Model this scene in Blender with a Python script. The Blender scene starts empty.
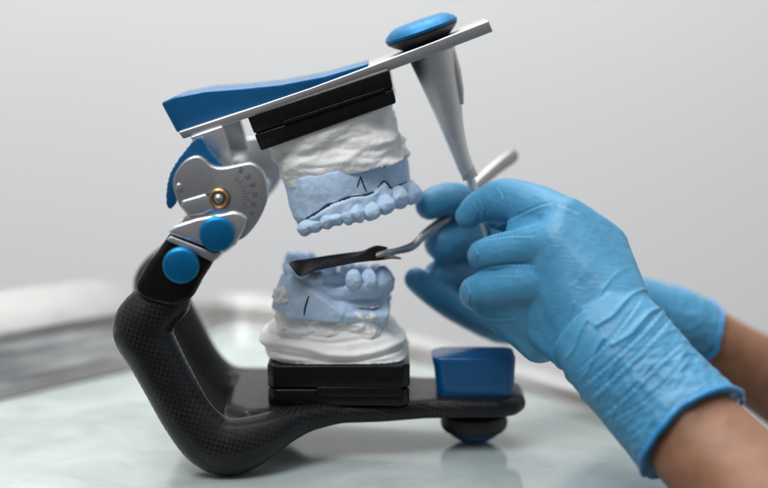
import bpy, bmesh, math, random
from mathutils import Vector, Matrix, noise
from mathutils.bvhtree import BVHTree
random.seed(7)
scn = bpy.context.scene
COL = scn.collection
scn.unit_settings.system = 'METRIC'; scn.unit_settings.scale_length = 0.01   # 1 unit = 1 cm

# ---------------------------------------------------------------- camera maths (centimetres)
PITCH = math.radians(9); CAM = Vector((0, -74.08, 20.22)); K = 36/85/768
FW = Vector((0, math.cos(PITCH), -math.sin(PITCH))); UP = Vector((0, math.sin(PITCH), math.cos(PITCH)))
def ray(px, py): return FW + Vector((1,0,0))*((px-384)*K) + UP*((244-py)*K)
def V(px, py, y):
    d = ray(px, py); return CAM + d*((y-CAM.y)/d.y)
def RR(px, y): return px*K*(y-CAM.y)*1.0
def VN(me): return [(v, v.normal.copy()) for v in me.vertices]
def proj(p):
    d = p-CAM; f = d.dot(FW); return 384+d.x/f/K, 244-d.dot(UP)/f/K

# ---------------------------------------------------------------- materials
def mat(name, base=(.5,.5,.5), rough=.5, metal=0, coat=0, sss=0, bump=None, var=None, spec=.5, aniso=0, rvar=None):
    """bump=(scale,strength,dist) var=(scale, colour2, contrast) rvar=(scale, lo, hi)"""
    m = bpy.data.materials.new(name); m.use_nodes = True
    nt = m.node_tree; N = nt.nodes; L = nt.links
    b = N['Principled BSDF']
    b.inputs['Base Color'].default_value = (*base, 1); b.inputs['Roughness'].default_value = rough
    b.inputs['Metallic'].default_value = metal; b.inputs['Coat Weight'].default_value = coat
    b.inputs['Specular IOR Level'].default_value = spec
    b.inputs['Coat Roughness'].default_value = .12
    if sss:
        b.inputs['Subsurface Weight'].default_value = sss; b.inputs['Subsurface Radius'].default_value = (.3,.15,.1)
        b.inputs['Subsurface Scale'].default_value = 1.0
    if aniso: b.inputs['Anisotropic'].default_value = aniso
    tc = N.new('ShaderNodeTexCoord')
    def nz(scale, detail=5, rough_=.6):
        n = N.new('ShaderNodeTexNoise'); n.inputs['Scale'].default_value = scale
        n.inputs['Detail'].default_value = detail; n.inputs['Roughness'].default_value = rough_
        L.new(tc.outputs['Object'], n.inputs['Vector']); return n
    if var:
        n = nz(var[0]); r = N.new('ShaderNodeMapRange')
        r.inputs[1].default_value = .5-var[2]; r.inputs[2].default_value = .5+var[2]
        mx = N.new('ShaderNodeMix'); mx.data_type = 'RGBA'
        mx.inputs[6].default_value = (*base,1); mx.inputs[7].default_value = (*var[1],1)
        L.new(n.outputs['Fac'], r.inputs[0]); L.new(r.outputs[0], mx.inputs[0]); L.new(mx.outputs[2], b.inputs['Base Color'])
    if rvar:
        n = nz(rvar[0]); r = N.new('ShaderNodeMapRange'); r.inputs[1].default_value=.35; r.inputs[2].default_value=.65
        r.inputs[3].default_value = rvar[1]; r.inputs[4].default_value = rvar[2]
        L.new(n.outputs['Fac'], r.inputs[0]); L.new(r.outputs[0], b.inputs['Roughness'])
    if bump:
        n = nz(bump[0], 6); bp = N.new('ShaderNodeBump'); bp.inputs['Strength'].default_value = bump[1]
        bp.inputs['Distance'].default_value = bump[2]
        L.new(n.outputs['Fac'], bp.inputs['Height']); L.new(bp.outputs['Normal'], b.inputs['Normal'])
    return m

M = {}
M['wall'] = mat('wall_paint', (.84,.845,.85), .9, var=(.02,(.81,.815,.82),.2))
M['steel'] = mat('brushed_steel', (.42,.42,.42), .38, 1, rvar=(3,.32,.46))
M['alu'] = mat('satin_aluminium', (.52,.53,.55), .38, 1, bump=(90,.05,.006), rvar=(14,.35,.42))
M['alu_bright'] = mat('bright_aluminium', (.74,.75,.76), .32, 1, rvar=(14,.29,.36))
M['alu_pearl'] = mat('pearl_chrome', (.76,.77,.77), .42, 1, rvar=(4,.38,.46))
M['tray'] = mat('tray_steel', (.62,.60,.57), .45, 1, rvar=(.4,.35,.6), var=(.25,(.42,.38,.34),.15))
def streaks():
    m=M['tray']; nt=m.node_tree; N=nt.nodes; L=nt.links; b=N['Principled BSDF']
    tc=N.new('ShaderNodeTexCoord'); mp=N.new('ShaderNodeMapping'); mp.inputs['Scale'].default_value=(.09,.09,2.2)
    n=N.new('ShaderNodeTexNoise'); n.inputs['Scale'].default_value=1.3; n.inputs['Detail'].default_value=3
    L.new(tc.outputs['Object'],mp.inputs[0]); L.new(mp.outputs[0],n.inputs[0])
    c=N.new('ShaderNodeValToRGB'); c.color_ramp.elements[0].position=.38; c.color_ramp.elements[1].position=.62
    c.color_ramp.elements[0].color=(.40,.37,.345,1); c.color_ramp.elements[1].color=(.86,.85,.84,1)
    L.new(n.outputs[0],c.inputs[0]); L.new(c.outputs[0],b.inputs['Base Color'])
streaks()
M['rim'] = mat('tray_rim_white', (.40,.40,.395), .5, .5, rvar=(.5,.35,.6))
M['blue'] = mat('blue_anodised', (.003,.105,.27), .33, .35, coat=.15, rvar=(5,.28,.4))
M['blue_metal'] = mat('blue_anodised_metal', (.008,.20,.46), .42, .85, bump=(40,.06,.01), rvar=(9,.36,.5))
M['knob_blue'] = mat('satin_blue_knob', (.006,.15,.34), .45, .5, bump=(40,.06,.01), rvar=(6,.38,.55))
M['blue_deep'] = mat('blue_plastic', (.003,.078,.22), .32, .1, coat=.2, rvar=(4,.26,.4))
M['black'] = mat('black_plastic', (.005,.004,.004), .3, coat=.05, spec=.22, bump=(25,.05,.02), rvar=(5,.22,.4))
M['rubber'] = mat('black_rubber', (.008,.008,.009), .5, bump=(30,.1,.02))
M['brass'] = mat('brass', (.55,.32,.16), .25, 1)
M['plaster'] = mat('white_plaster', (.90,.895,.885), .85, bump=(5,.5,.08), var=(1.1,(.74,.735,.715),.25), spec=.25)
M['plaster_smooth'] = mat('smooth_white_plaster', (.90,.895,.88), .55, bump=(3,.2,.06), var=(.8,(.80,.79,.77),.25), spec=.35)
M['stone'] = mat('blue_dental_stone', (.40,.56,.77), .75, bump=(8,.4,.04), var=(1.6,(.55,.67,.82),.25), spec=.3)
M['tooth'] = mat('blue_stone_tooth', (.42,.58,.79), .68, bump=(6,.25,.04), var=(2.5,(.55,.69,.84),.25), spec=.35)
M['ink'] = mat('ink', (.004,.006,.02), .6)
M['groove'] = mat('undercut_shadow_tone', (.015,.028,.07), .8)  # dark tone painted as the shade under the upper cast's ledge
M['film'] = mat('black_film', (.008,.006,.005), .5, spec=.22, bump=(2.5,.5,.1), var=(.9,(.022,.014,.011),.2), rvar=(2,.36,.6))
M['skin'] = mat('skin', (.21,.098,.052), .5, sss=.08, bump=(16,.5,.035), var=(1.1,(.29,.14,.08),.2), spec=.4)
M['mark'] = mat('engraved_grey', (.11,.11,.11), .6, .3)

def glove_mat():
    m = mat('nitrile_glove', (.045,.225,.40), .47, sss=.08, var=(.35,(.065,.275,.46),.2), spec=.45)
    nt = m.node_tree; N = nt.nodes; L = nt.links; b = N['Principled BSDF']
    tc = N.new('ShaderNodeTexCoord'); mp = N.new('ShaderNodeMapping')
    mp.inputs['Rotation'].default_value = (0, math.radians(45), 0); mp.inputs['Scale'].default_value = (2.2,.9,.6)
    n1 = N.new('ShaderNodeTexNoise'); n1.inputs['Scale'].default_value = .9; n1.inputs['Detail'].default_value = 4; n1.inputs['Distortion'].default_value=.8
    n2 = N.new('ShaderNodeTexNoise'); n2.inputs['Scale'].default_value = 60; n2.inputs['Detail'].default_value = 2
    L.new(tc.outputs['Object'], mp.inputs[0]); L.new(mp.outputs[0], n1.inputs[0]); L.new(tc.outputs['Object'], n2.inputs[0])
    mp3 = N.new('ShaderNodeMapping'); mp3.inputs['Rotation'].default_value = (0, math.radians(-12), 0); mp3.inputs['Scale'].default_value = (.7,2.2,3.2)
    n3 = N.new('ShaderNodeTexNoise'); n3.inputs['Scale'].default_value = 1.1; n3.inputs['Detail'].default_value = 3; n3.inputs['Distortion'].default_value=1.2
    L.new(tc.outputs['Object'], mp3.inputs[0]); L.new(mp3.outputs[0], n3.inputs[0])
    b0 = N.new('ShaderNodeBump'); b0.inputs['Strength'].default_value=.2; b0.inputs['Distance'].default_value=.1; L.new(n3.outputs[0], b0.inputs['Height'])
    b1 = N.new('ShaderNodeBump'); L.new(b0.outputs[0], b1.inputs['Normal']); b1.inputs['Strength'].default_value=.16; b1.inputs['Distance'].default_value=.12
    b2 = N.new('ShaderNodeBump'); b2.inputs['Strength'].default_value=.12; b2.inputs['Distance'].default_value=.02
    L.new(n1.outputs[0], b1.inputs['Height']); L.new(n2.outputs[0], b2.inputs['Height']); L.new(b1.outputs[0], b2.inputs['Normal'])
    L.new(b2.outputs[0], b.inputs['Normal'])
    return m
M['glove'] = glove_mat()
M['cuff'] = mat('glove_cuff_rim', (.025,.26,.56), .4)

def table_mat():
    m = mat('glass_worktop', (.56,.625,.615), .12, spec=.5)
    nt = m.node_tree; N = nt.nodes; L = nt.links; b = N['Principled BSDF']
    tc = N.new('ShaderNodeTexCoord')
    n = N.new('ShaderNodeTexNoise'); n.inputs['Scale'].default_value=.22; n.inputs['Detail'].default_value=7; n.inputs['Distortion'].default_value=1.4
    L.new(tc.outputs['Object'], n.inputs[0])
    cr = N.new('ShaderNodeValToRGB'); cr.color_ramp.elements[0].position=.3; cr.color_ramp.elements[1].position=.72
    cr.color_ramp.elements[0].color=(.35,.41,.40,1); cr.color_ramp.elements[1].color=(.47,.52,.51,1)
    L.new(n.outputs[0], cr.inputs[0])
    # fine pale scratches
    mp = N.new('ShaderNodeMapping'); mp.inputs['Scale'].default_value=(.35,7,1); mp.inputs['Rotation'].default_value=(0,0,math.radians(12))
    s = N.new('ShaderNodeTexNoise'); s.inputs['Scale'].default_value=1.3; s.inputs['Detail'].default_value=3; s.inputs['Distortion'].default_value=2.5
    L.new(tc.outputs['Object'], mp.inputs[0]); L.new(mp.outputs[0], s.inputs[0])
    r = N.new('ShaderNodeMapRange'); r.inputs[1].default_value=.66; r.inputs[2].default_value=.74; L.new(s.outputs[0], r.inputs[0])
    ml = N.new('ShaderNodeMath'); ml.operation='MULTIPLY'; ml.inputs[1].default_value=.65; L.new(r.outputs[0], ml.inputs[0])
    mx = N.new('ShaderNodeMix'); mx.data_type='RGBA'; mx.inputs[7].default_value=(.72,.75,.74,1)
    L.new(ml.outputs[0], mx.inputs[0]); L.new(cr.outputs[0], mx.inputs[6]); L.new(mx.outputs[2], b.inputs['Base Color'])
    rr = N.new('ShaderNodeMapRange'); rr.inputs[1].default_value=.35; rr.inputs[2].default_value=.65; rr.inputs[3].default_value=.05; rr.inputs[4].default_value=.17
    L.new(n.outputs[0], rr.inputs[0]); L.new(rr.outputs[0], b.inputs['Roughness'])
    return m
M['table'] = table_mat()

def carbon_mat():
    m = mat('carbon_fibre', (.007,.007,.008), .42, coat=.06, spec=.28)
    nt = m.node_tree; N = nt.nodes; L = nt.links; b = N['Principled BSDF']
    tc = N.new('ShaderNodeTexCoord'); sx = N.new('ShaderNodeSeparateXYZ'); L.new(tc.outputs['Object'], sx.inputs[0])
    g = N.new('ShaderNodeNewGeometry'); sn = N.new('ShaderNodeSeparateXYZ'); L.new(g.outputs['Normal'], sn.inputs[0])
    ab = N.new('ShaderNodeMath'); ab.operation='ABSOLUTE'; L.new(sn.outputs[2], ab.inputs[0])
    st = N.new('ShaderNodeMath'); st.operation='GREATER_THAN'; st.inputs[1].default_value=.72; L.new(ab.outputs[0], st.inputs[0])
    c1 = N.new('ShaderNodeCombineXYZ'); L.new(sx.outputs[0], c1.inputs[0]); L.new(sx.outputs[2], c1.inputs[1])
    c2 = N.new('ShaderNodeCombineXYZ'); L.new(sx.outputs[0], c2.inputs[0]); L.new(sx.outputs[1], c2.inputs[1])
    mv = N.new('ShaderNodeMix'); mv.data_type='VECTOR'; L.new(st.outputs[0], mv.inputs[0]); L.new(c1.outputs[0], mv.inputs[4]); L.new(c2.outputs[0], mv.inputs[5])
    mp = N.new('ShaderNodeMapping'); mp.inputs['Rotation'].default_value=(0,0,math.radians(-28)); mp.inputs['Location'].default_value=(50,50,.5)
    L.new(mv.outputs[1], mp.inputs[0])
    ck = N.new('ShaderNodeTexChecker'); ck.inputs['Scale'].default_value=7.5
    ck.inputs[1].default_value=(.004,.004,.005,1); ck.inputs[2].default_value=(.017,.0165,.016,1)
    L.new(mp.outputs[0], ck.inputs[0]); 
    n = N.new('ShaderNodeTexNoise'); n.inputs['Scale'].default_value=1.2; L.new(tc.outputs['Object'], n.inputs[0])
    mr = N.new('ShaderNodeMapRange'); mr.inputs[1].default_value=.4; mr.inputs[2].default_value=.6; mr.inputs[3].default_value=.25; mr.inputs[4].default_value=1
    L.new(n.outputs[0], mr.inputs[0])
    mx = N.new('ShaderNodeMix'); mx.data_type='RGBA'; mx.inputs[6].default_value=(.006,.006,.007,1)
    L.new(mr.outputs[0], mx.inputs[0]); L.new(ck.outputs[0], mx.inputs[7]); L.new(mx.outputs[2], b.inputs['Base Color'])
    r = N.new('ShaderNodeMapRange'); r.inputs[3].default_value=.46; r.inputs[4].default_value=.32; L.new(ck.outputs[1], r.inputs[0]); L.new(r.outputs[0], b.inputs['Roughness'])
    n3 = N.new('ShaderNodeTexNoise'); n3.inputs['Scale'].default_value=26; L.new(tc.outputs['Object'], n3.inputs[0])
    bp = N.new('ShaderNodeBump'); bp.inputs['Strength'].default_value=.15; bp.inputs['Distance'].default_value=.03; L.new(n3.outputs[0], bp.inputs['Height']); L.new(bp.outputs[0], b.inputs['Normal'])
    return m
M['carbon'] = carbon_mat()

# ---------------------------------------------------------------- object helpers
def thing(name, label, cat, loc, group=None):
    o = bpy.data.objects.new(name, None); COL.objects.link(o); o.location = loc; o.empty_display_size = 1
    o['label'] = label; o['category'] = cat
    if group: o['group'] = group
    return o
def fin(name, me, m, parent=None, smooth=True, angle=35):
    me.materials.clear(); me.materials.append(m)
    o = bpy.data.objects.new(name, me); me.name = name; COL.objects.link(o)
    if smooth:
        for p in me.polygons: p.use_smooth = True
        if angle:
            try: me.set_sharp_from_angle(angle=math.radians(angle))
            except Exception: pass
    if parent:
        o.parent = parent
        w = Vector((0,0,0)); p = parent
        while p: w += p.location; p = p.parent
        o.location = -w if parent.location.length or parent.parent else (0,0,0)
        if parent.parent is not None:   # sub-part: the parent mesh already cancels its root
            o.location = (0,0,0)
    return o
def from_bm(name, bm, m, parent=None, smooth=True, angle=35, recalc=True):
    if recalc: bmesh.ops.recalc_face_normals(bm, faces=bm.faces[:])
    me = bpy.data.meshes.new(name); bm.to_mesh(me); bm.free()
    return fin(name, me, m, parent, smooth, angle)

_tmp = []
def evalmesh(bm, mods):
    """apply modifiers to a bmesh and return the mesh"""
    me = bpy.data.meshes.new('t'); bm.to_mesh(me); bm.free()
    o = bpy.data.objects.new('t', me); COL.objects.link(o)
    for typ, kw in mods:
        md = o.modifiers.new('m', typ)
        for k, v in kw.items(): setattr(md, k, v)
    dg = bpy.context.evaluated_depsgraph_get(); dg.update()
    out = bpy.data.meshes.new_from_object(o.evaluated_get(dg))
    bpy.data.objects.remove(o); bpy.data.meshes.remove(me)
    return out
def remesh(bm, vox=.1, it=6, fac=.5):
    return evalmesh(bm, [('REMESH', dict(mode='VOXEL', voxel_size=vox)), ('SMOOTH', dict(factor=fac, iterations=it))])

ICO = []
_b = bmesh.new(); bmesh.ops.create_icosphere(_b, subdivisions=3, radius=1); ICO = [v.co.copy() for v in _b.verts]; _b.free()
def hull(bm, sph):
    """convex hull of spheres: list of (centre, radius or (rx,ry,rz))"""
    t = bmesh.new()
    for c, r in sph:
        rr = Vector(r) if not isinstance(r, (int,float)) else Vector((r,r,r))
        for p in ICO: t.verts.new(c + Vector((p.x*rr.x, p.y*rr.y, p.z*rr.z)))
    res = bmesh.ops.convex_hull(t, input=t.verts[:])
    loose = [v for v in t.verts if not v.link_faces]
    bmesh.ops.delete(t, geom=loose, context='VERTS')
    bmesh.ops.recalc_face_normals(t, faces=t.faces[:])
    me = bpy.data.meshes.new('h'); t.to_mesh(me); t.free(); bm.from_mesh(me); bpy.data.meshes.remove(me)
def chain(bm, sph):
    for a, b in zip(sph, sph[1:]): hull(bm, [a, b])
def cr(pts, n):
    """Catmull-Rom through lists of equal-length tuples"""
    out = []
    P = [pts[0]] + list(pts) + [pts[-1]]
    for i in range(1, len(P)-2):
        for k in range(n):
            t = k/n; a,b,c,d = P[i-1],P[i],P[i+1],P[i+2]
            out.append(tuple(.5*((2*b[j])+(-a[j]+c[j])*t+(2*a[j]-5*b[j]+4*c[j]-d[j])*t*t+(-a[j]+3*b[j]-3*c[j]+d[j])*t**3) for j in range(len(b))))
    out.append(tuple(pts[-1])); return out
def S(px, py, y, r, ry=1.0):
    R_ = RR(r, y); return (V(px, py, y), (R_, R_*ry, R_))

def prism_bm(poly, y0, y1, back=None):
    """px polygon at depth y0 extruded straight back to y1 (x,z kept)"""
    bm = bmesh.new()
    f = [bm.verts.new(V(px,py,y0)) for px,py in poly]
    b = [bm.verts.new((v.co.x, y1, v.co.z)) for v in f]
    bm.faces.new(f); bm.faces.new(b[::-1]); n=len(f)
    for i in range(n): bm.faces.new((f[i], b[i], b[(i+1)%n], f[(i+1)%n]))
    bmesh.ops.recalc_face_normals(bm, faces=bm.faces[:])
    return bm
def bev(bm, w, seg=3, ang=30):
    bmesh.ops.remove_doubles(bm, verts=bm.verts[:], dist=1e-4)
    es = [e for e in bm.edges if len(e.link_faces)==2 and e.calc_face_angle(0) > math.radians(ang)]
    bmesh.ops.bevel(bm, geom=es, offset=w, segments=seg, profile=.5, affect='EDGES', clamp_overlap=True)
    return bm
def prism(name, poly, y0, y1, m, parent, w=.05, seg=3):
    return from_bm(name, bev(prism_bm(poly,y0,y1), w, seg), m, parent)
def smoothpoly(poly, n=4):
    P = list(poly); L = len(P); out=[]
    for i in range(L):
        a,b,c,d = P[i-1],P[i],P[(i+1)%L],P[(i+2)%L]
        for k in range(n):
            t=k/n; out.append(tuple(.5*((2*b[j])+(-a[j]+c[j])*t+(2*a[j]-5*b[j]+4*c[j]-d[j])*t*t+(-a[j]+3*b[j]-3*c[j]+d[j])*t**3) for j in (0,1)))
    return out
def lathe_bm(prof, origin, axis, seg=64):
    """prof: list (r, h) along axis"""
    bm = bmesh.new(); ax = Vector(axis).normalized()
    q = ax.to_track_quat('Z','Y').to_matrix()
    rings=[]
    for r,h in prof:
        if r<1e-5: rings.append([bm.verts.new(origin+q@Vector((0,0,h)))])
        else: rings.append([bm.verts.new(origin+q@Vector((r*math.cos(2*math.pi*i/seg), r*math.sin(2*math.pi*i/seg), h))) for i in range(seg)])
    for a,b in zip(rings,rings[1:]):
        for i in range(seg):
            j=(i+1)%seg
            if len(a)==1 and len(b)==1: continue
            if len(a)==1: bm.faces.new((a[0],b[i],b[j]))
            elif len(b)==1: bm.faces.new((a[i],a[j],b[0]))
            else: bm.faces.new((a[i],a[j],b[j],b[i]))
    if len(rings[0])>1: bm.faces.new(rings[0][::-1])
    if len(rings[-1])>1: bm.faces.new(rings[-1])
    return bm
def lathe(name, prof, origin, axis, m, parent, seg=64, angle=35):
    return from_bm(name, lathe_bm(prof, origin, axis, seg), m, parent, angle=angle)
def tube_bm(pts, rad, seg=12, bm=None, flat=None):
    """pts world, rad list/float; flat=(a,b) section scale"""
    bm = bm or bmesh.new(); rings=[]; n=len(pts)
    prevn=None
    for i,p in enumerate(pts):
        t = (pts[min(i+1,n-1)]-pts[max(i-1,0)]).normalized()
        ref = Vector((0,1,0)) if abs(t.y)<.95 else Vector((1,0,0))
        u = t.cross(ref).normalized(); v = t.cross(u).normalized()
        r = rad[i] if isinstance(rad,(list,tuple)) else rad
        fa,fb = flat or (1,1)
        rings.append([bm.verts.new(p+u*(math.cos(2*math.pi*k/seg)*r*fa)+v*(math.sin(2*math.pi*k/seg)*r*fb)) for k in range(seg)])
    for a,b in zip(rings,rings[1:]):
        for k in range(seg): bm.faces.new((a[k],a[(k+1)%seg],b[(k+1)%seg],b[k]))
    bm.faces.new(rings[0][::-1]); bm.faces.new(rings[-1]); return bm
def fbm(p, o=4): return noise.fractal(p, 1.0, 2.0, o, noise_basis='PERLIN_ORIGINAL')
def on_surface(bvh, px, py):
    h = bvh.ray_cast(CAM, ray(px,py).normalized()); return h[0]
def bvh_of(o):
    me = o.data; return BVHTree.FromPolygons([v.co.copy() for v in me.vertices], [tuple(p.vertices) for p in me.polygons])
def surf_line(name, bvh, pts, r, m, parent, taper=True, lift=.0):
    P = cr([(a,b) for a,b in pts], 5); W=[]
    for a,b in P:
        h = on_surface(bvh,a,b)
        if h is not None: W.append(h - ray(a,b).normalized()*lift)
    n=len(W); rr=[r*(.45+.55*math.sin(math.pi*min(1,max(0,(i+.5)/n)))**.5)*(1+(.9*fbm(W[i]*2.5,2) if name=='undercut_shade' else 0)) for i in range(n)]
    return from_bm(name, tube_bm(W, rr, 8), m, parent, angle=None)

# ---------------------------------------------------------------- setting
def sheet(name, x0,x1,y0,y1,z,m, th=None):
    bm = bmesh.new(); bmesh.ops.create_cube(bm, size=1)
    th = th or .8
    for v in bm.verts: v.co = Vector(((x0+x1)/2+v.co.x*(x1-x0), (y0+y1)/2+v.co.y*(y1-y0), z-th/2+v.co.z*th))
    bev(bm, .12, 3); o = from_bm(name, bm, m); o['kind']='structure'; return o
bm = bmesh.new()
vs=[bm.verts.new(p) for p in ((-200,62,-90),(200,62,-90),(200,62,130),(-200,62,130))]; bm.faces.new(vs)
w = from_bm('wall', bm, M['wall']); w['kind']='structure'

# raised metal tray edge around the back of the worktop
tray = thing('metal_tray', 'blurred polished steel tray edge with a pale rim behind the carbon frame', 'tray', (-5,22,0))
def on_table(px,py):
    d=ray(px,py); t=-CAM.z/d.z; q=CAM+d*t; return (q.x,q.y)
def tray_path():
    L=[(-420,500,4.4),(-200,447,4.4),(0,400,4.4),(130,370,4.2),(178,351,3.4),(222,327,1.8),(268,328,1.5),(345,345,1.2),(430,366,1.05),(560,402,.95),(700,446,.95),(900,520,.95)]
    return [(Vector((x,y)),h) for x,y,h in cr([on_table(a,b)+(h,) for a,b,h in L],5)]
TP = tray_path()
def sweep(name, prof, m, parent):
    bm=bmesh.new(); rings=[]; n=len(TP)
    for i,(p,h) in enumerate(TP):
        t=(TP[min(i+1,n-1)][0]-TP[max(i-1,0)][0]).normalized(); o=Vector((-t.y,t.x))
        if o.y<0: o=-o
        # outwards = away from the camera side
        rings.append([bm.verts.new((p.x+o.x*a*(.15+.85*h/4.4), p.y+o.y*a*(.15+.85*h/4.4), z*h+dz*h/4.4)) for a,z,dz in prof])
    for a,b in zip(rings,rings[1:]):
        for k in range(len(prof)):
            j=(k+1)%len(prof); bm.faces.new((a[k],a[j],b[j],b[k]))
    bm.faces.new(rings[0]); bm.faces.new(rings[-1][::-1])
    return from_bm(name, bm, m, parent)
def table():
    pts=[(p.x,p.y) for p,h in TP if -60<p.x<60 and p.y>-8.5]
    pts=[(pts[0][0],-9.0)]+[(x,y+.35) for x,y in pts]+[(pts[-1][0],-9.0)]
    bm=bmesh.new(); f=[bm.verts.new((x,y,0)) for x,y in pts]; g=[bm.verts.new((x,y,-1.2)) for x,y in pts]; n=len(f)
    bm.faces.new(f[::-1]); bm.faces.new(g)
    for i in range(n): bm.faces.new((f[i],f[(i+1)%n],g[(i+1)%n],g[i]))
    o=from_bm('table_top',bm,M['table'],smooth=False); o['kind']='structure'
table()
sweep('side_wall', [(0,0,.02),(.1,.08,.0),(.3,.36,0),(.6,.64,0),(.9,.69,0),(1.0,.66,0),(.9,.4,0),(.5,0,.02)], M['tray'], tray)
sweep('rim', [(.55,.66,.02),(.8,.72,.04),(2.4,.96,.05),(3.0,1,.02),(3.1,.93,-.05),(1.0,.66,-.05)], M['rim'], tray)
sweep('base_bead', [(-.15,0,.01),(-.12,0,.14),(.0,0,.2),(.2,0,.12),(.2,0,.01)], mat('tray_bead',(.25,.25,.24),.4,.8), tray)

# ---------------------------------------------------------------- articulator
art = thing('dental_articulator', 'black carbon and silver dental articulator with blue knobs, hinged open on the glass top', 'articulator', V(300,440,0).xyz*1.0)
art.location = (-2,0,0)
# lower frame: two bent legs joining a flat front plate
bm = bmesh.new()
near = [(166,299,-4.8,26),(148,316,-4.8,29),(142,331,-4.8,30),(153,353,-4.8,28),(168,381,-4.8,27),(187,415,-4.8,27),(208,439,-4.8,29),(230,446,-4.75,29),(254,440,-4.5,25),(280,428,-3.9,19),(308,418,-3.1,14.5),(340,412,-2.4,12)]
path = cr(near, 4)
sp=[S(a,b,c,r) for a,b,c,r in path]; chain(bm, sp)
far = [(Vector((p.x-.45+.0*p.z,-p.y*.9,p.z)), r) for p,r in sp]; chain(bm, far)
zt, zb = 2.33, 1.5
def platept(px, y, z):  # plan helper: x from pixel column at the plate
    return V(px, 405, y).x
x0=platept(285,-2,2); 
outl=[(-5.4,-3.4),(-2.6,-2.65),(0,-2.3),(1.7,-1.75),(4.7,-1.6),(5.25,-1.35),(5.5,-.8),(5.5,1.2),(5.25,1.75),(4.7,2.0),(1.7,2.1),(0,2.6),(-2.6,3.1),(-5.5,4.0),(-6.05,3.1),(-6.15,.5),(-6.1,-2.3)]
hp=[]
for (x,y) in outl: hp.append((Vector((x,y,1.93)), (.4,.4,.41)))
for i in range(len(hp)):
    j=(i+1)%len(hp); hull(bm,[hp[i],hp[j],(Vector((.5,0,1.93)),(.4,.4,.41))])
me = remesh(bm,.09,12)
mz=min(v.co.z for v in me.vertices)
for v in me.vertices:
    if v.co.z<1.3: v.co.z-=(mz-.004)*(1-max(0,v.co.z-mz)/1.3)
frame = fin('lower_frame', me, M['carbon'], art, angle=None)

# front foot under the plate
fx = V(474,430,.3).x
lathe('front_foot', [(.0,.46),(.9,.46),(1.25,.5),(1.38,.66),(1.42,.9),(1.36,1.15),(1.15,1.32),(.8,1.40),(.7,1.6),(0,1.6)], Vector((fx,.3,0)), (0,0,1), M['rubber'], art)
lathe('foot_cap', [(0,.012),(.35,.03),(.7,.12),(.98,.3),(1.1,.5),(0,.5)], Vector((fx,.3,0)), (0,0,1), M['blue_deep'], art)
# blue incisal block on the plate
bm = bmesh.new()
xl,xr = V(437,398,-1.35).x, V(514,398,-1.35).x
rings=[]
for z,gl,gr,gy in ((2.3,0,0,0),(2.9,.04,.03,.02),(3.5,.12,.05,.06),(3.95,.22,.07,.1)):
    ring=[]
    X0,X1,Y0,Y1 = xl-gl, xr+gr, -1.35-gy*.5, .85+gy
    for cx,cy,r,a0 in ((X1-.35,Y0+.35,.35,-90),(X1-.45,Y1-.45,.45,0),(X0+.8,Y1-.8,.8,90),(X0+.5,Y0+.5,.5,180)):
        for k in range(7):
            a=math.radians(a0+15*k); ring.append(bm.verts.new((cx+r*math.cos(a),cy+r*math.sin(a),z)))
    rings.append(ring)
for a,b in zip(rings,rings[1:]):
    n=len(a)
    for k in range(n): bm.faces.new((a[k],a[(k+1)%n],b[(k+1)%n],b[k]))
bm.faces.new(rings[0][::-1]); bm.faces.new(rings[-1])
bmesh.ops.recalc_face_normals(bm, faces=bm.faces[:])
es=[e for e in bm.edges if len(e.link_faces)==2 and e.calc_face_angle(0)>math.radians(50)]
bmesh.ops.bevel(bm, geom=es, offset=.07, segments=3, profile=.5, affect='EDGES')
from_bm('incisal_table', bm, M['blue_deep'], art)

# lower mounting plate: two black slabs with a step
def slab(name, X0,X1,Y0,Y1,Z0,Z1,c,parent,bv=.07,m=None):
    bm=bmesh.new()
    P=[(X0+c,Y0),(X1-c,Y0),(X1,Y0+c),(X1,Y1-c),(X1-c,Y1),(X0+c,Y1),(X0,Y1-c),(X0,Y0+c)]
    f=[bm.verts.new((x,y,Z0)) for x,y in P]; g=[bm.verts.new((x,y,Z1)) for x,y in P]
    bm.faces.new(f[::-1]); bm.faces.new(g)
    for i in range(8): bm.faces.new((f[i],f[(i+1)%8],g[(i+1)%8],g[i]))
    bev(bm,bv,3); return from_bm(name,bm,m or M['black'],parent)
lx0,lx1 = V(267,390,-2.9).x, V(410,390,-2.9).x
lp = slab('mounting_plate', lx0,lx1,-2.9,2.7,3.06,4.0,.3,art,.09)
lp['label']='lower black mounting plate on the carbon base'
slab('plate_base', lx0+.02,lx1-.02,-2.86,2.66,2.30,3.03,.3,lp,.12)
slab('ledge', (lx0+lx1)/2-.9,lx1-.35,-2.95,-2.6,2.72,3.12,.05,lp,.04)

# upper bow (tilted about 19 degrees)
def bar(name, st, m, parent, w=.06, seg=3, drop=0):
    """stations (top px, bottom px, half width)"""
    bm=bmesh.new(); rings=[]
    for (tx,ty),(bx,by),hw in st:
        a=V(tx,ty,-hw); b=V(bx,by,-hw)
        rings.append([bm.verts.new(p) for p in (a,b,Vector((b.x,hw,b.z)),Vector((a.x,hw,a.z-drop*min(1,(a.z-b.z)/.8))))])
    for a,b in zip(rings,rings[1:]):
        for k in range(4): bm.faces.new((a[k],a[(k+1)%4],b[(k+1)%4],b[k]))
    bm.faces.new(rings[0]); bm.faces.new(rings[-1][::-1])
    bmesh.ops.recalc_face_normals(bm, faces=bm.faces[:])
    bev(bm,w,seg,25); return from_bm(name,bm,m,parent)
bow = bar('upper_bow', [((178,132),(183,139),3.4),((222,117.5),(226,125),3.3),((262,104.5),(265,112.5),2.7),((310,88),(313,97),2.1),((367,67),(370,78),1.7),((430,43),(433,54.5),1.5),((488.5,20.5),(493,31.5),1.4)], M['alu'], art, .05)
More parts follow.
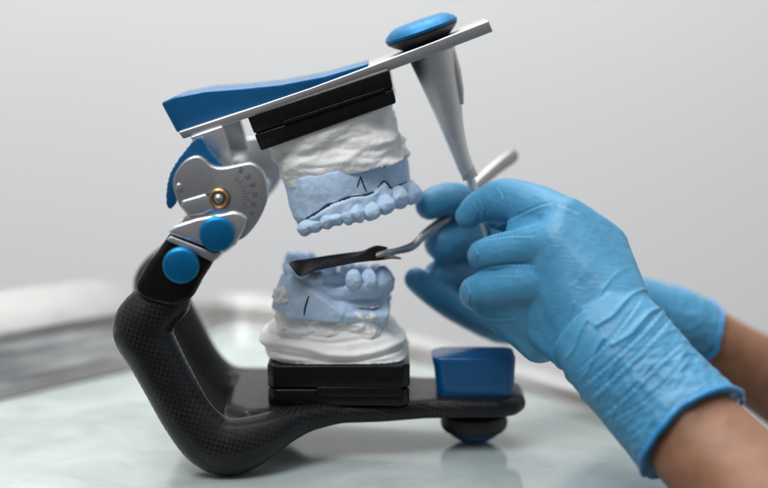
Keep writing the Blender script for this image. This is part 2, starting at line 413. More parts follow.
bar('bow_cover', [((161,103),(177,133),2.3),((174,96.5),(184,131),2.4),((205,90.5),(212,122),2.4),((240,88),(244,112.3),2.3),((280,84),(284,99.2),2.2),((325,75.5),(327,84.5),1.9),((368,63),(368.5,68.8),1.6)], M['blue'], bow, .2, 5, .12)
# black upper mounting plate
up = prism('mounting_plate', [(247,116),(389,69),(393,88),(254,134)], -2.85, 2.85, M['black'], art, .09)
up['label']='upper tilted black mounting plate'
prism('plate_base', [(254.3,134.5),(392.6,88.6),(396.3,103),(261,151)], -2.8, 2.8, M['black'], up, .08)
prism('ledge', [(283,121.5),(384,88),(385,91.5),(284,125)], -2.9, -2.6, M['black'], up, .02)

# top knob
T = math.radians(19.3); ux=Vector((math.cos(T),0,math.sin(T))); un=Vector((-math.sin(T),0,math.cos(T)))
kc = V(427,47,0)
s = RR(1,0)
kn = lathe('bow_knob', [(0,0),(15*s,0),(22*s,3*s),(31*s,9*s),(36.5*s,14*s),(37*s,17*s),(0,17*s)], kc, un, M['rubber'], art)
lathe('knob_cap', [(0,16*s),(37.2*s,16*s),(37.6*s,18.5*s),(35*s,22*s),(29*s,26*s),(24*s,27.5*s),(12*s,28*s),(0,28*s)], kc, un, M['knob_blue'], kn, angle=20)

# incisal pin
prof=[(432,53,24),(436,66,22),(441,84,19),(446,102,16),(451,122,12.5),(456,140,10),(461,155,8.5),(466,168,8),(470,176,7)]
pts=cr([(a,b,c) for a,b,c in prof],5)
pin = from_bm('incisal_pin', tube_bm([V(a,b,0) for a,b,c in pts],[RR(c,0) for a,b,c in pts],48), M['alu_pearl'], art)
from_bm('pin_rod', tube_bm([V(469,174,0),V(473,187,0),V(489,241,0),V(499,276,0)],[RR(4.6,0)]*4,24), M['alu_bright'], pin)
from_bm('pin_collar', tube_bm([V(466.5,167,0),V(470.5,178,0)],[RR(7.2,0),RR(8.3,0)],32), M['alu'], pin)
pts=[V(a,b,-.35) for a,b in ((455,62),(459,80),(462,100),(463,106))]
from_bm('pin_ridge', tube_bm([V(452,52,-.3),V(456,70,-.3),V(460,90,-.25),V(462,104,-.2)],[RR(4,0),RR(5,0),RR(4,0),RR(2,0)],16), M['alu_bright'], pin)

# condyle housings, near and far
def mirror_copy(o, parent, dx=0):
    me=o.data.copy()
    for v in me.vertices: v.co=Vector((v.co.x+dx,-v.co.y,v.co.z))
    me.flip_normals()
    c=bpy.data.objects.new(o.name.split('.')[0], me); COL.objects.link(c); c.parent=parent; c.location=o.location
    return c
hp = smoothpoly([(173,185),(175,174),(182.5,163),(191,157.5),(198,156.6),(204,160),(211,166),(222,168.3),(242,164.5),(250,163.5),(258,167),(264,175),(267,189),(266.5,202),(260,218),(251,231),(240,240),(226,238),(212,218),(196,222),(181,208),(176,197)],4)
hous = prism('condyle_housing', hp, -6.0, -5.35, M['alu'], art, .05, 3)
prism('housing_backing', [(232,168),(252,166),(262,176),(264,196),(257,214),(240,233),(224,226)], -5.3,-4.3, M['alu'], hous, .1)
# recess where the condyle sits: dark slot, bright lower jaw
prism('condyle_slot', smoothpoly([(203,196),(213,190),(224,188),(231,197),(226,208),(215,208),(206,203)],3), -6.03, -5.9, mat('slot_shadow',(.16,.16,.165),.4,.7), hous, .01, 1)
prism('slot_stop', [(203.5,194),(211,192),(212,196),(206,198)], -6.06,-6.0, M['blue'], hous, .01,1)
prism('housing_jaw', [(181.5,201),(206,194),(209,199),(214,209),(203,214),(190,216),(181,208)], -6.10,-5.9, M['alu_bright'], hous, .05)
c0=V(219,198,-6.0)
lathe('condyle_ring', [(.0,0),(RR(10,-6),0),(RR(10,-6),.13),(RR(8.5,-6),.2),(RR(6.5,-6),.17),(RR(6.2,-6),.05),(0,.05)], c0+Vector((0,.02,0)), (0,-1,0), M['brass'], hous)
lathe('condyle_ball', [(RR(5.4,-6),0),(RR(5.4,-6),.12),(RR(4.6,-6),.24),(RR(2.6,-6),.32),(0,.35)], c0, (0,-1,0), M['steel'], hous)
lathe('screw', [(RR(3.4,-6),0),(RR(3.4,-6),.06),(RR(2.5,-6),.11),(0,.12)], V(179,186.5,-6.0), (0,-1,0), M['alu_bright'], hous)
# engraved scale
bm=bmesh.new()
for k in range(15):
    a=math.radians(52-k*7.0); r0=22; r1=29 if k%2==0 else 26
    p0=(221+r0*math.cos(a),198-r0*math.sin(a)); p1=(221+r1*math.cos(a),198-r1*math.sin(a)); q=(-math.sin(a)*.38,-math.cos(a)*.38)
    vs=[bm.verts.new(V(x,y,-6.006)) for x,y in ((p0[0]+q[0],p0[1]+q[1]),(p1[0]+q[0],p1[1]+q[1]),(p1[0]-q[0],p1[1]-q[1]),(p0[0]-q[0],p0[1]-q[1]))]
    bm.faces.new(vs)
from_bm('scale_lines', bm, M['mark'], hous, smooth=False)
bm=bmesh.new(); me_all=bmesh.new()
for (tx,ty,s_) in ((241,170.5,'60'),(248.3,177.5,'50'),(252.8,185.5,'40'),(254.7,195,'30'),(253.6,204.5,'20'),(251.5,213.5,'10')):
    cu=bpy.data.curves.new('t','FONT'); cu.body=s_; cu.size=.23; cu.align_x='CENTER'; cu.align_y='CENTER'; cu.offset=.004
    o=bpy.data.objects.new('t',cu); COL.objects.link(o)
    dg=bpy.context.evaluated_depsgraph_get(); dg.update(); tm=bpy.data.meshes.new_from_object(o.evaluated_get(dg))
    bpy.data.objects.remove(o)
    ang=math.atan2(198-ty,tx-221)
    tm.transform(Matrix.Translation(V(tx,ty,-6.012)) @ Matrix.Rotation(math.pi/2,4,'X') @ Matrix.Rotation(ang,4,'Z'))
    fin('scale_number', tm, M['mark'], hous, smooth=False)
bm.free()
fh = mirror_copy(hous, art, .1)

# blue serrated lever behind the housing
lev=[]
R_edge=[(197,138),(200,137.5),(203,141),(206,147),(210,153),(216,160),(222,167),(215,172),(200,168),(186,175),(180,188),(177,199),(174,206),(171,209),(168,208),(166,203),(166,194),(167,184),(170,173),(175,164),(180,157),(187,148),(192,142)]
for i,(a,b) in enumerate(R_edge):
    c,d=R_edge[(i+1)%len(R_edge)]; L_=math.hypot(c-a,d-b); n=max(1,int(L_/2.4)) if (i<7 or i>14) else 1
    nx,ny=-(d-b)/L_,(c-a)/L_
    for k in range(n):
        t=k/n; off=.55 if (k%2 and n>1) else 0
        lev.append((a+(c-a)*t+nx*off, b+(d-b)*t+ny*off))
lv = prism('hinge_lever', lev, -5.32, -4.6, M['blue'], art, .03, 2)
# silver strut up to the bow
st = prism('bow_strut', [(190,137),(222,126),(228,146),(234,169),(213,171),(203,158)], -3.6, -3.1, M['alu_bright'], art, .05)
ax0=V(219,198,-5.6)
lathe('hinge_axle',[(0,0),(.5,0),(.5,11.0),(0,11.0)],Vector((ax0.x,-5.5,ax0.z)),(0,1,0),M['alu'],art)
mirror_copy(st, art, .1)

# clamp and black arm with two knobs
arm_poly=[(134,293),(136,283),(148,262),(157,252),(168,236),(180,222),(206,214),(216,228),(214,262),(202,280),(192,300),(172,308),(146,302)]
am = from_bm('hinge_arm', bev(prism_bm(arm_poly,-5.95,-3.7),.38,5,20), M['black'], art, angle=None)
cl = prism('arm_clamp', [(167,233),(174,226),(196,218.5),(233,211.5),(241,213),(248,217.5),(245,228),(236,245),(224,254)], -6.15,-4.4, M['alu_bright'], art, .12,4)
prism('clamp_band', [(166,240),(171,236),(214,253),(221,252),(213,262)], -6.12,-4.4, M['alu'], cl, .05)
def side_knob(px,py,r,lab):
    R0=RR(r,-6.7); o=V(px,py,-6.7)
    k=lathe('arm_knob', [(R0*.5,-.55),(R0*.9,-.5),(R0*.97,-.42),(R0,-.3),(R0,-.12),(R0*.985,-.04),(R0*.94,.01),(R0*.8,.04),(R0*.4,.075),(0,.085)], o, (0,-1,0), M['blue_metal'], art, angle=None)
    return k
k1=side_knob(216.5,234.5,18,'a'); k2=side_knob(180.5,266,18.5,'b')
k1['label']='upper blue knob on the silver clamp'; k2['label']='lower blue knob on the black arm'
a2=mirror_copy(am, art, .2); c2=mirror_copy(cl, art, .2)

# ---------------------------------------------------------------- upper cast
U0 = V(329,127,-2.8)
def uw(px,py,y):
    p=V(px,py,y)-U0; return p.dot(ux), -p.dot(un)
def W3(u,y,w): return U0.xz and Vector((U0.x,0,U0.z)) + ux*u - un*w + Vector((0,y,0))
upc = thing('dental_cast', 'blue and white plaster upper jaw cast hanging from the tilted black plate', 'dental cast', W3(0,0,0))
def loft(bm, levels):
    rings=[[bm.verts.new(p) for p in lv] for lv in levels]
    for a,b in zip(rings,rings[1:]):
        n=len(a)
        for k in range(n): bm.faces.new((a[k],a[(k+1)%n],b[(k+1)%n],b[k]))
    bm.faces.new(rings[0][::-1]); bm.faces.new(rings[-1]); bmesh.ops.recalc_face_normals(bm, faces=bm.faces[:])
def plan(ul,ur,f=1.0):
    return [(ul,-1.5*f),(ul+.75,-2.65*f),(ul+2.2,-2.75*f),(ur-2.0,-2.45*f),(ur-.8,-1.7*f),(ur-.1,-.7*f),(ur,.3*f),(ur-.4,1.4*f),(ur-1.6,2.3*f),(ul+2.2,2.7*f),(ul+.75,2.6*f),(ul,1.5*f)]
def lvl(px_l,px_r,f=1.0):
    (lx,ly),(rx,ry)=px_l,px_r
    ul,wl=uw(lx,ly,-2); ur,wr=uw(rx,ry,-.6)
    return [W3(u,y,wl+(wr-wl)*(u-ul)/(ur-ul)) for u,y in plan(ul,ur,f)]
bm=bmesh.new()
loft(bm,[lvl((283,180),(406,152),.97),lvl((284,188),(409,166),1.0),lvl((288,206),(411,183),1.0),lvl((292,219),(413,193),1.0),lvl((298,228),(414,199),.94)])
me=remesh(bm,.055,3)
GL=[(290,230),(297.6,224),(315,214),(331,204.5),(353,196),(366,195),(374,192),(379.5,186),(384,181.5),(390.6,188),(397,186),(406,182.5),(425,176)]
def yline(L,x):
    for (a,b),(c,d) in zip(L,L[1:]):
        if a<=x<=c: return b+(d-b)*(x-a)/(c-a)
    return L[0][1] if x<L[0][0] else L[-1][1]
for v,nn in VN(me):
    x,y=proj(v.co)
    if nn.y<.2:
        d=y-yline(GL,x)
        if d>0 and d<40:
            amt=.24*min(1,d/1.0)*max(0,1-max(0,d-14)/26); v.co+=Vector((.25*amt,-amt,0))
            v.co+=nn*.05*math.sin(x*.33)*min(1,d/12)
    v.co+=nn*(.035*fbm(v.co*1.3,3)+.012*fbm(v.co*6,2))
ub=fin('stone_base',me,M['stone'],upc,angle=None)
# white plaster above
bm=bmesh.new()
def blob(px0,px1,f,y=-2.6):
    (lx,ly),(rx,ry)=px0,px1; ul,wl=uw(lx,ly,-2.4); ur,wr=uw(rx,ry,-1.8)
    out=[]
    for k in range(40):
        a=2*math.pi*k/40; cx=math.cos(a); sy=math.sin(a)
        e=.55; X=math.copysign(abs(cx)**e,cx); Y=math.copysign(abs(sy)**e,sy)
        u=(ul+ur)/2+(ur-ul)/2*X; out.append(W3(u,2.68*f*Y,wl+(wr-wl)*(u-ul)/(ur-ul)))
    return out
loft(bm,[blob((264,148),(395,100),1.0),blob((268,155),(392,110),.98),blob((272,165),(394,123),.93),blob((278,175),(399,139),.96),blob((281.5,183),(403,149),.985),blob((285,190),(408,160),.975)])
me=remesh(bm,.055,3)
WB=[(280,186),(284,191),(292,192),(300,187),(312,184),(326,182),(333,178),(345,176),(352,179),(362,173),(370,172),(384,166),(396,169),(402,160),(412,163)]
for v,nn in VN(me):
    x,y=proj(v.co); p=v.co
    w=-(p-U0).dot(un); u=(p-U0).dot(ux)
    q=Vector((u*.55,p.y*.6,w*1.5))
    v.co+=nn*(.27*fbm(q*.8+Vector((3,1,7)),2)+.13*abs(fbm(Vector((u*.7+w*.5,p.y*.7,w*2.0-u*.4)),2))+.025*fbm(p*4,4))*max(.12,min(1,(w-.05)/.55))
    if nn.y<-.2:
        d=y-(yline(WB,x)+2.5*fbm(Vector((x*.25,0,3)),3))
        if d>0: v.co+=Vector((0,.38*min(1,d/1.5),0))   # feathered edge sinks into the stone
fin('plaster_mount',me,M['plaster'],upc,angle=None)
# dark tubes painting the shadow under the gum ledge, then pencil strokes
B=bvh_of(ub)
surf_line('undercut_shade',B,[(298,224),(306,219),(315,214),(325,207),(333,203),(345,199),(353,196.5),(366,195.2),(374,192)],RR(1.5,-2.7),M['groove'],ub)
surf_line('undercut_shade',B,[(378,187.5),(384,181.5),(390.6,188),(397,186),(407,182)],RR(1.35,-2.7),M['groove'],ub)
surf_line('pencil_mark',B,[(357.2,187),(358.6,182),(360.9,176.4)],RR(.75,-2.7),M['ink'],ub)
surf_line('pencil_mark',B,[(360.6,176.4),(363.2,184),(366.3,191.5)],RR(.85,-2.7),M['ink'],ub)

def tooth(parent, c, sx, sy, sz, down, kind, rot=0, m=None, tilt=0):
    """rounded crown; down = unit vector of the biting end"""
    bm=bmesh.new(); bmesh.ops.create_icosphere(bm, subdivisions=5, radius=1)
    rnd=Vector((c.x*3,c.y*3,c.z*3))
    for v in bm.verts:
        x,y,z=v.co   # z = towards root, -z biting
        e=.62
        X=math.copysign(abs(x)**e,x); Y=math.copysign(abs(y)**e,y); Z=z
        k=1
        if kind=='molar':
            cus=.16*(math.cos(X*3.1)*0+ (abs(X)-.45)*.9 - .25*math.exp(-(X*X)/.02)) if z<0 else 0
            Z=z*.92
            if z<-.1: Z += -.2*math.sin(abs(X)*math.pi)*math.sin(abs(Y)*math.pi) + .16*math.exp(-(X*X+Y*Y)/.12) + .09*math.exp(-(X*X)/.02)
            X*=1+.0*cus
            grv=.05*math.exp(-(X*X)/.012); Y*=1-grv*(1 if abs(y)>.3 else 0)
        elif kind=='premolar':
            if z<0: X*=1-.25*(-z)**2.2; Y*=1-.12*z*z
        else: # incisor / canine: flat blade
            if z<0: Y*=1-.55*(-z)**1.3; X*=1+.05*(-z)
            if kind=='canine' and z<0: X*=1-.4*(-z)**1.8
        if z>0: X*=1-.18*z; Y*=1-.15*z
        v.co=Vector((X*sx,Y*sy,Z*sz))
        v.co*=1+.085*fbm(v.co*2.6+rnd,3)
    zax=-down; xax=Vector((math.cos(rot)*ux.x,math.sin(rot),math.cos(rot)*ux.z)) if abs(down.x)>.05 else Vector((math.cos(rot),math.sin(rot),0))
    xax=(xax-zax*xax.dot(zax)).normalized(); yax=zax.cross(xax)
    mt=Matrix((xax,yax,zax)).transposed().to_4x4(); mt.translation=c
    bmesh.ops.transform(bm,matrix=mt,verts=bm.verts[:])
    return from_bm('tooth',bm,m or M['tooth'],parent,angle=None)
dn=-(un*1.0)
# near side row, back molar to front
ur_=[(310,229,-2.35,11.5,.62,8.5,'molar',0),(331.5,222.5,-2.5,11.3,.6,8.5,'molar',.0),(353,216.5,-2.5,11.3,.58,10,'molar',.05),(371,213.5,-2.35,8.2,.5,9.5,'premolar',.15),(384.6,208,-2.1,7.6,.48,10,'premolar',.35),(398.5,200.5,-1.65,8,.42,12.5,'canine',.6),(410,196.5,-.95,6.5,.36,11.5,'incisor',1.0)]
for px,py,y,rx,ry,rz,kd,ro in ur_:
    tooth(upc,V(px+random.uniform(-.5,.5),py-2.2+random.uniform(-1.3,1.0),y),RR(rx*random.uniform(1.14,1.24),y),ry*1.02,RR(rz*random.uniform(.97,1.08),y),(dn+ux*random.uniform(-.12,.12)+Vector((0,-.12,0))).normalized(),kd,ro)
for px,py,y,rx,ry,rz,kd,ro in [(414,194,0.1,6.5,.36,11,'incisor',1.5),(410,196.5,1.15,6.5,.36,11,'incisor',2.1)]+[(a,b,-c+.1,d,e,f,g,-h) for a,b,c,d,e,f,g,h in ur_[:6]]:
    tooth(upc,V(px,py,y) if y<.5 else (lambda p:Vector((p.x,y,p.z)))(V(px,py,-abs(y))),RR(rx,0),ry,RR(rz,0),dn.normalized(),kd,ro)

# ---------------------------------------------------------------- lower cast
loc_ = thing('dental_cast','blue and white plaster lower jaw cast standing on the flat black plate','dental cast',Vector(((lx0+lx1)/2,0,4.0)))
bm=bmesh.new()
def ring_at(pl,pr,hy0,hy1,e=.6,yl=-1.2):
    A=V(pl[0],pl[1],yl); Bp=V(pr[0],pr[1],yl); out=[]
    for k in range(48):
        a=2*math.pi*k/48; cx=math.cos(a); sy=math.sin(a)
        X=math.copysign(abs(cx)**e,cx); Y=math.copysign(abs(sy)**e,sy)
        t=(X+1)/2; p=A.lerp(Bp,t); out.append(Vector((p.x,(hy0+hy1)/2+(hy1-hy0)/2*Y,p.z)))
    return out
def zring(z,x0,x1,y0,y1,e=.6,tilt=0):
    out=[]
    for k in range(48):
        a=2*math.pi*k/48; cx=math.cos(a); sy=math.sin(a)
        X=math.copysign(abs(cx)**e,cx); Y=math.copysign(abs(sy)**e,sy)
        out.append(Vector(((x0+x1)/2+(x1-x0)/2*X,(y0+y1)/2+(y1-y0)/2*Y,z+tilt*X)))
    return out
X=lambda px: V(px,350,-1.5).x
# low smooth tier (fresh runny plaster)
def Z(py,y=-2.6): return V(330,py,y).z
loft(bm,[zring(4.02,X(270),X(408),-2.8,2.6,.5),zring(Z(362),X(266),X(406),-2.75,2.6,.5),zring(Z(352),X(262),X(404),-2.7,2.55,.6),zring(Z(342),X(263),X(400),-2.6,2.5,.65,.05),zring(Z(333),X(268),X(388),-2.4,2.3,.7,.1),zring(Z(327),X(276),X(376),-2.1,2.0,.7,.1)])
me=remesh(bm,.06,6)
for v,nn in VN(me):
    p=v.co
    # two folded lips wandering round the flank
    lip=.17*math.exp(-((p.z-(4.55+.16*math.sin(p.x*1.1)+.12*fbm(Vector((p.x*.5,p.y*.5,1)),2)))/.14)**2)
    lip2=-.12*math.exp(-((p.z-(4.28+.14*math.sin(p.x*1.1+.4)))/.07)**2)
    lip3=-.12*math.exp(-((p.z-(4.95+.1*math.sin(p.x*1.6+2)))/.09)**2)
    sidef=max(0,1-abs(nn.z)*.8) if p.z>4.1 else 0
    v.co+=nn*((lip+lip2+lip3)*sidef+.12*fbm(p*.55,2)*(1 if p.z>4.15 else .2)+.02*fbm(p*3,2))
fin('plaster_foot',me,M['plaster_smooth'],loc_,angle=None)
# rough white tier
bm=bmesh.new()
loft(bm,[zring(Z(345),X(275),X(386),-2.45,2.3,.5),zring(Z(335),X(274),X(387),-2.5,2.3,.5),zring(Z(322),X(277),X(386),-2.45,2.3,.5),zring(Z(313),X(275),X(389),-2.5,2.3,.45),zring(Z(309),X(276),X(386),-2.4,2.2,.45,-.04)])
me=remesh(bm,.055,2)
WL=[(265,304),(272,300),(275,291),(279,287),(284,289),(287,297),(288,304),(290,311),(298,317),(310,319),(325,315),(335,310),(345,313),(352,314.5),(358,312),(364,317),(372,314),(380,316),(392,310)]
for v,nn in VN(me):
    p=v.co;x,y=proj(p)
    v.co+=nn*(.15*fbm(Vector((p.x*.8,p.y*.8,p.z*2)),3)+.08*abs(fbm(Vector((p.x*1.6,p.y*1.5,p.z*4)),3))+.04*fbm(p*6,3))
    if nn.y<-.1:
        d=(yline(WL,x)+2.5*fbm(Vector((x*.3,5,0)),3))-y
        if d>0: v.co+=Vector((.25 if x<300 else 0,.8*min(1,d/1.5),0))
fin('plaster_mount',me,M['plaster'],loc_,angle=None)
# blue stone
bm=bmesh.new()
def pr(poly,y0,y1):
    t=prism_bm(poly,y0,y1); m_=bpy.data.meshes.new('p'); t.to_mesh(m_); t.free(); bm.from_mesh(m_); bpy.data.meshes.remove(m_)
def HP(pts): hull(bm,[(V(a,b,y),RR(r,y)) for a,b,y,r in pts])
# heel block: left flank facet leaning back
HP([(273,306,-1.7,1.5),(283,275,-1.4,2),(292,278,-2.3,1.2),(311,291,-2.6,1.2),(343,314,-2.75,1.2),(290,318,-2.65,1.2),(340,322,-2.7,1.2),(300,290,1.5,3),(340,305,1.5,3),(275,308,1.5,2)])
HP([(300,300,-2.3,3),(343,316,-2.65,2),(386,314,-2.0,3),(387,302,-1.2,3),(388,305,1,3),(300,300,1.8,3),(345,322,-2.6,2),(384,322,-2.0,2)])
HP([(318,292,-2.2,3),(345,291,-2.3,5),(382,289,-1.6,6),(343,312,-2.6,2),(386,309,-1.7,3),(384,290,0,5),(330,300,0,4)])
ridge=[(290,270,-1.7,7),(306,278,-2.1,8),(320,290,-2.2,8),(337,297,-2.3,7),(354,290,-2.35,9.5),(370,289,-2.1,10),(382,287,-1.3,10),(385,286,0,9),(380,286,1.1,9),(366,285,1.9,9),(345,281,2.2,9),(320,277,2.3,9),(300,270,2.3,10),(290,266,2.3,8)]
chain(bm,[S(a,b,c,d) for a,b,c,d in cr(ridge,3)])
me=remesh(bm,.055,2)
for v,nn in VN(me):
    v.co+=nn*(.04*fbm(v.co*1.2,3)+.015*fbm(v.co*6,2))
for v,nn in VN(me):
    x,y=proj(v.co)
    if nn.y<.1 and x<392:
        d=((x-295)*.588-(y-278)*.809)   # to the right of the trimmed edge
        if d>0:
            g=min(1,d/5)*max(0,1-abs(y-301)/16)*max(0,min(1,(x-300)/14)); v.co+=Vector((0,.30*g,-.05*g))
lb=fin('stone_base',me,M['stone'],loc_,angle=None)
B=bvh_of(lb)
bm=bmesh.new()
hits=[]
for a,b in ((271,302),(274,297),(276,290),(280,293),(283,287.5),(286,294),(282,299),(277,302),(288,301)):
    h=on_surface(B,a,b)
    if h is not None: hits.append(h)
for i in range(len(hits)-1): hull(bm,[(hits[i],(.1,.05,.1)),(hits[i+1],(.07,.05,.07)),(hits[max(0,i-1)],(.06,.04,.06))])
me=remesh(bm,.03,2)
for v,nn in VN(me): v.co+=nn*.035*fbm(v.co*7,3)
fin('plaster_chip',me,M['plaster'],lb,angle=None)
surf_line('pencil_mark',B,[(308.8,296.2),(306.8,302),(305,309),(304.2,315.5)],RR(.95,-2.7),M['ink'],lb)
upv=Vector((0,0,1))
for px,py,y,rx,ry,rz,kd,ro in [(353.5,279.5,-2.35,8.6,.46,10.5,'premolar',.05),(368.5,280,-2.15,7.8,.45,11.5,'premolar',.25),(382,279,-1.4,7.8,.42,14,'canine',.75),(387,280,-.5,5.5,.32,11,'incisor',1.2),(387.5,280,.35,5.5,.32,11,'incisor',1.6),
        (384,276,1.2,6,.36,11,'canine',2.2),(376,274,1.8,7,.45,10,'premolar',-.4),(362,272.5,2.1,8,.5,9,'premolar',-.2),(348,271,2.3,9,.55,8,'molar',0),(328,268,2.35,10,.58,8.5,'molar',0),(306,262,2.3,11,.6,9.5,'molar',0),(293,259,2.2,8,.5,8,'molar',0),
        (303,274,-2.0,9,.5,7,'molar',0),(316,279,-2.1,8.5,.5,7,'molar',0)]:
    tooth(loc_,V(px,py,y),RR(rx,y),ry,RR(rz,y),upv,kd,ro)

# ---------------------------------------------------------------- articulating film
fm=bmesh.new()
topl=[(289,262.5),(297,260),(306,259),(325,255.8),(345,253),(362,250.8),(371,247),(378,245.4),(388,247.6),(384,250.5),(386,252.5),(394,255),(401.8,258)]
botl=[(289.5,263.5),(293,268),(300,275.3),(312,271),(328,267.5),(344,264.5),(356,262.5),(364,261.5),(370,260.5),(376,260),(383,259.2),(392,258),(401,258.6)]
rows=[]
T1=cr(topl,4);B1=cr(botl,4)
for i,(a,b) in enumerate(zip(T1,B1)):
    t=i/(len(T1)-1); row=[]
    for k in range(9):
        s_=k/8; y=-3.1+1.2*t+(1.5*(1-s_))*(.5+1.1*t-.9*t*t)+ .18*math.sin(s_*math.pi+t*7)
        row.append(fm.verts.new(V(a[0]+(b[0]-a[0])*s_, a[1]+(b[1]-a[1])*s_+.0, y)))
    rows.append(row)
for a,b in zip(rows,rows[1:]):
    for k in range(8): fm.faces.new((a[k],a[k+1],b[k+1],b[k]))
me=evalmesh(fm,[('SOLIDIFY',dict(thickness=.035))])
fo=fin('articulating_paper',me,M['film'],None,angle=60)
fo['label']='crumpled black articulating paper strip clamped in the forceps between the two casts'; fo['category']='articulating paper'

# ---------------------------------------------------------------- forceps
fc=thing('forceps','slim silver forceps held by the far gloved hand, gripping the black strip','forceps',V(446,218,1.6))
pa=[(376,256,-2.1,1.6),(386,253,-2.0,2.2),(396,251.5,-1.7,2.6),(408,249,-1.0,2.9),(415,245,-.4,3.2),(423,236.5,.2,3.4),(435,227,1.0,3.8),(448,216,1.9,4.2),(472,190,3.4,4.6),(497,168,4.8,5.6),(511,157.5,5.6,6.2),(516,154,5.9,4.6)]
pp=cr(pa,4)
from_bm('arm',tube_bm([V(a,b,c)+Vector((0,-.12,0)) for a,b,c,r in pp],[RR(r,c) for a,b,c,r in pp],16,flat=(1,.35)),M['steel'],fc)
pp2=cr([(a+.4,b-(1.8 if 2<i<10 else .6),c,r*.95) for i,(a,b,c,r) in enumerate(pa)],4)
from_bm('arm',tube_bm([V(a,b,c)+Vector((0,.22,0)) for a,b,c,r in pp2],[RR(r,c) for a,b,c,r in pp2],16,flat=(1,.35)),M['steel'],fc)

# ---------------------------------------------------------------- person: gloved hands and forearms
person=thing('person','person in blue nitrile gloves with bare forearms, holding the silver pin and the forceps','person',V(640,340,-3))
def wrinkle(me, hand, cuffA, cuffB, amp=1.0, seed=0):
    """transverse creases along wrist/cuff axis"""
    ax=(cuffB-cuffA); Ln=ax.length; ax.normalize()
    side=ax.cross(Vector((0,1,0))).normalized(); fr=side.cross(ax)
    for v,nn in VN(me):
        d=v.co-cuffA; t=d.dot(ax)
        a=math.atan2(d.dot(side),d.dot(fr))
        w=max(0,min(1,(t+2.6)/1.6)); 
        if w>0 and t<Ln*1.1:
            # slanted sharp folds near the wrist
            tt=t+.35*math.sin(a*1.3+.6)+.25*fbm(Vector((math.cos(a)*1.2,math.sin(a)*1.2,seed)),2)
            f1=1-abs(((tt*.95)%1.0)*2-1); ridge=(f1**7)*.11*(.4+abs(math.sin(a+seed)))
            wr=math.exp(-((t-.2)/1.5)**2)
            v.co+=nn*(ridge*wr*amp-.05*wr)
            # crumpled thin cuff
            w2=max(0,min(1,(t-1.0)/1.2))
            q=Vector((t*.8,math.cos(a)*1.8,math.sin(a)*1.8+seed))
            r1=1-abs(fbm(q*.9,3))*2.2; r2=1-abs(fbm(Vector((t*2.2,math.cos(a)*3,math.sin(a)*3+seed+9)),3))*2.2
            v.co+=nn*(w2*(.05*max(r1,-.4)+.035*max(r2,-.5)-.02)*amp)
        v.co+=nn*(.03*fbm(v.co*.9+Vector((seed,0,0)),3))
def ell_loft(bm, secs, seg=40):
    """sections: centre, axis, half width along image-plane perp, half depth"""
    rings=[]
    for c,ax,a,b in secs:
        ax=ax.normalized(); side=ax.cross(Vector((0,1,0))).normalized(); fr=side.cross(ax).normalized()
        rings.append([bm.verts.new(c+side*(a*math.cos(2*math.pi*k/seg))+fr*(b*math.sin(2*math.pi*k/seg))) for k in range(seg)])
    t=bm
    for a,b in zip(rings,rings[1:]):
        for k in range(seg): t.faces.new((a[k],a[(k+1)%seg],b[(k+1)%seg],b[k]))
    t.faces.new(rings[0][::-1]); t.faces.new(rings[-1])
def add_ell(bm,secs):
    t=bmesh.new(); ell_loft(t,secs); bmesh.ops.recalc_face_normals(t,faces=t.faces[:])
    m_=bpy.data.meshes.new('e'); t.to_mesh(m_); t.free(); bm.from_mesh(m_); bpy.data.meshes.remove(m_)

# ---- near hand
bm=bmesh.new()
def F(*pts): chain(bm,[S(*p) for p in cr(pts,3)])
F((566,224,-4.0,27),(534,207,-2.6,24),(506,200,-1.7,22),(488,204,-1.3,18.5),(476,209,-1.1,15.5),(468,216,-1.0,13))           # index laid over the pin
F((560,243,-4.7,27),(524,248,-3.8,22),(491,254,-3.0,18.5),(482,256,-1.4,15.5),(490,258,.4,13.5),(500,258,1.2,12))
F((557,280,-4.7,27),(516,285,-3.8,22.5),(484,291,-2.9,19.5),(476,294,-1.4,17),(488,294,.3,14),(500,292,1.0,12))
F((560,322,-4.1,27),(530,325,-2.8,23),(509,320,-1.4,19),(506,318,-.2,15),(510,316,.8,12.5))
hull(bm,[S(560,243,-4.5,26),S(557,280,-4.5,26),S(500,257,-3.0,15),S(500,284,-3.0,15)])
hull(bm,[S(557,280,-4.5,27),S(560,322,-3.9,27),S(485,297,-2.5,18),S(512,322,-2.4,19),S(540,340,-3,24)])
hull(bm,[S(566,228,-3.9,24),S(560,243,-4.5,25),S(530,214,-2.5,19),S(518,246,-3.0,17)])
F((600,260,-4.2,24),(565,240,-2.2,22),(530,226,-.2,19),(500,216,.9,15),(482,212,1.1,13))                 # thumb behind the pin
# back of the hand
hull(bm,[S(566,222,-4.0,26),S(560,243,-4.7,27),S(628,322,-6.7,30),S(606,362,-6.9,30),S(600,250,-3.6,30)])
hull(bm,[S(560,243,-4.7,27),S(557,280,-4.7,27),S(628,322,-6.7,30),S(600,368,-6.8,28)])
hull(bm,[S(557,280,-4.7,27),S(552,330,-4.1,26),S(598,366,-6.6,28),S(620,330,-6.0,30),S(570,340,-3.2,26)])
hull(bm,[S(600,250,-3.6,28),S(600,275,-2.8,30),S(570,300,-2.2,28),S(628,322,-5.6,32),S(602,360,-5.4,30)])
hull(bm,[S(566,222,-4.0,24),S(575,235,-3.0,30),S(610,275,-4.6,24)])
# extensor ridges / knuckles
for kx,ky,ky_ in ((576,222,-4.75),(560,245,-5.35),(556,281,-5.3)):
    hull(bm,[S(kx,ky,ky_+.28,15),S(kx+26,ky+22,ky_+.25,10)])
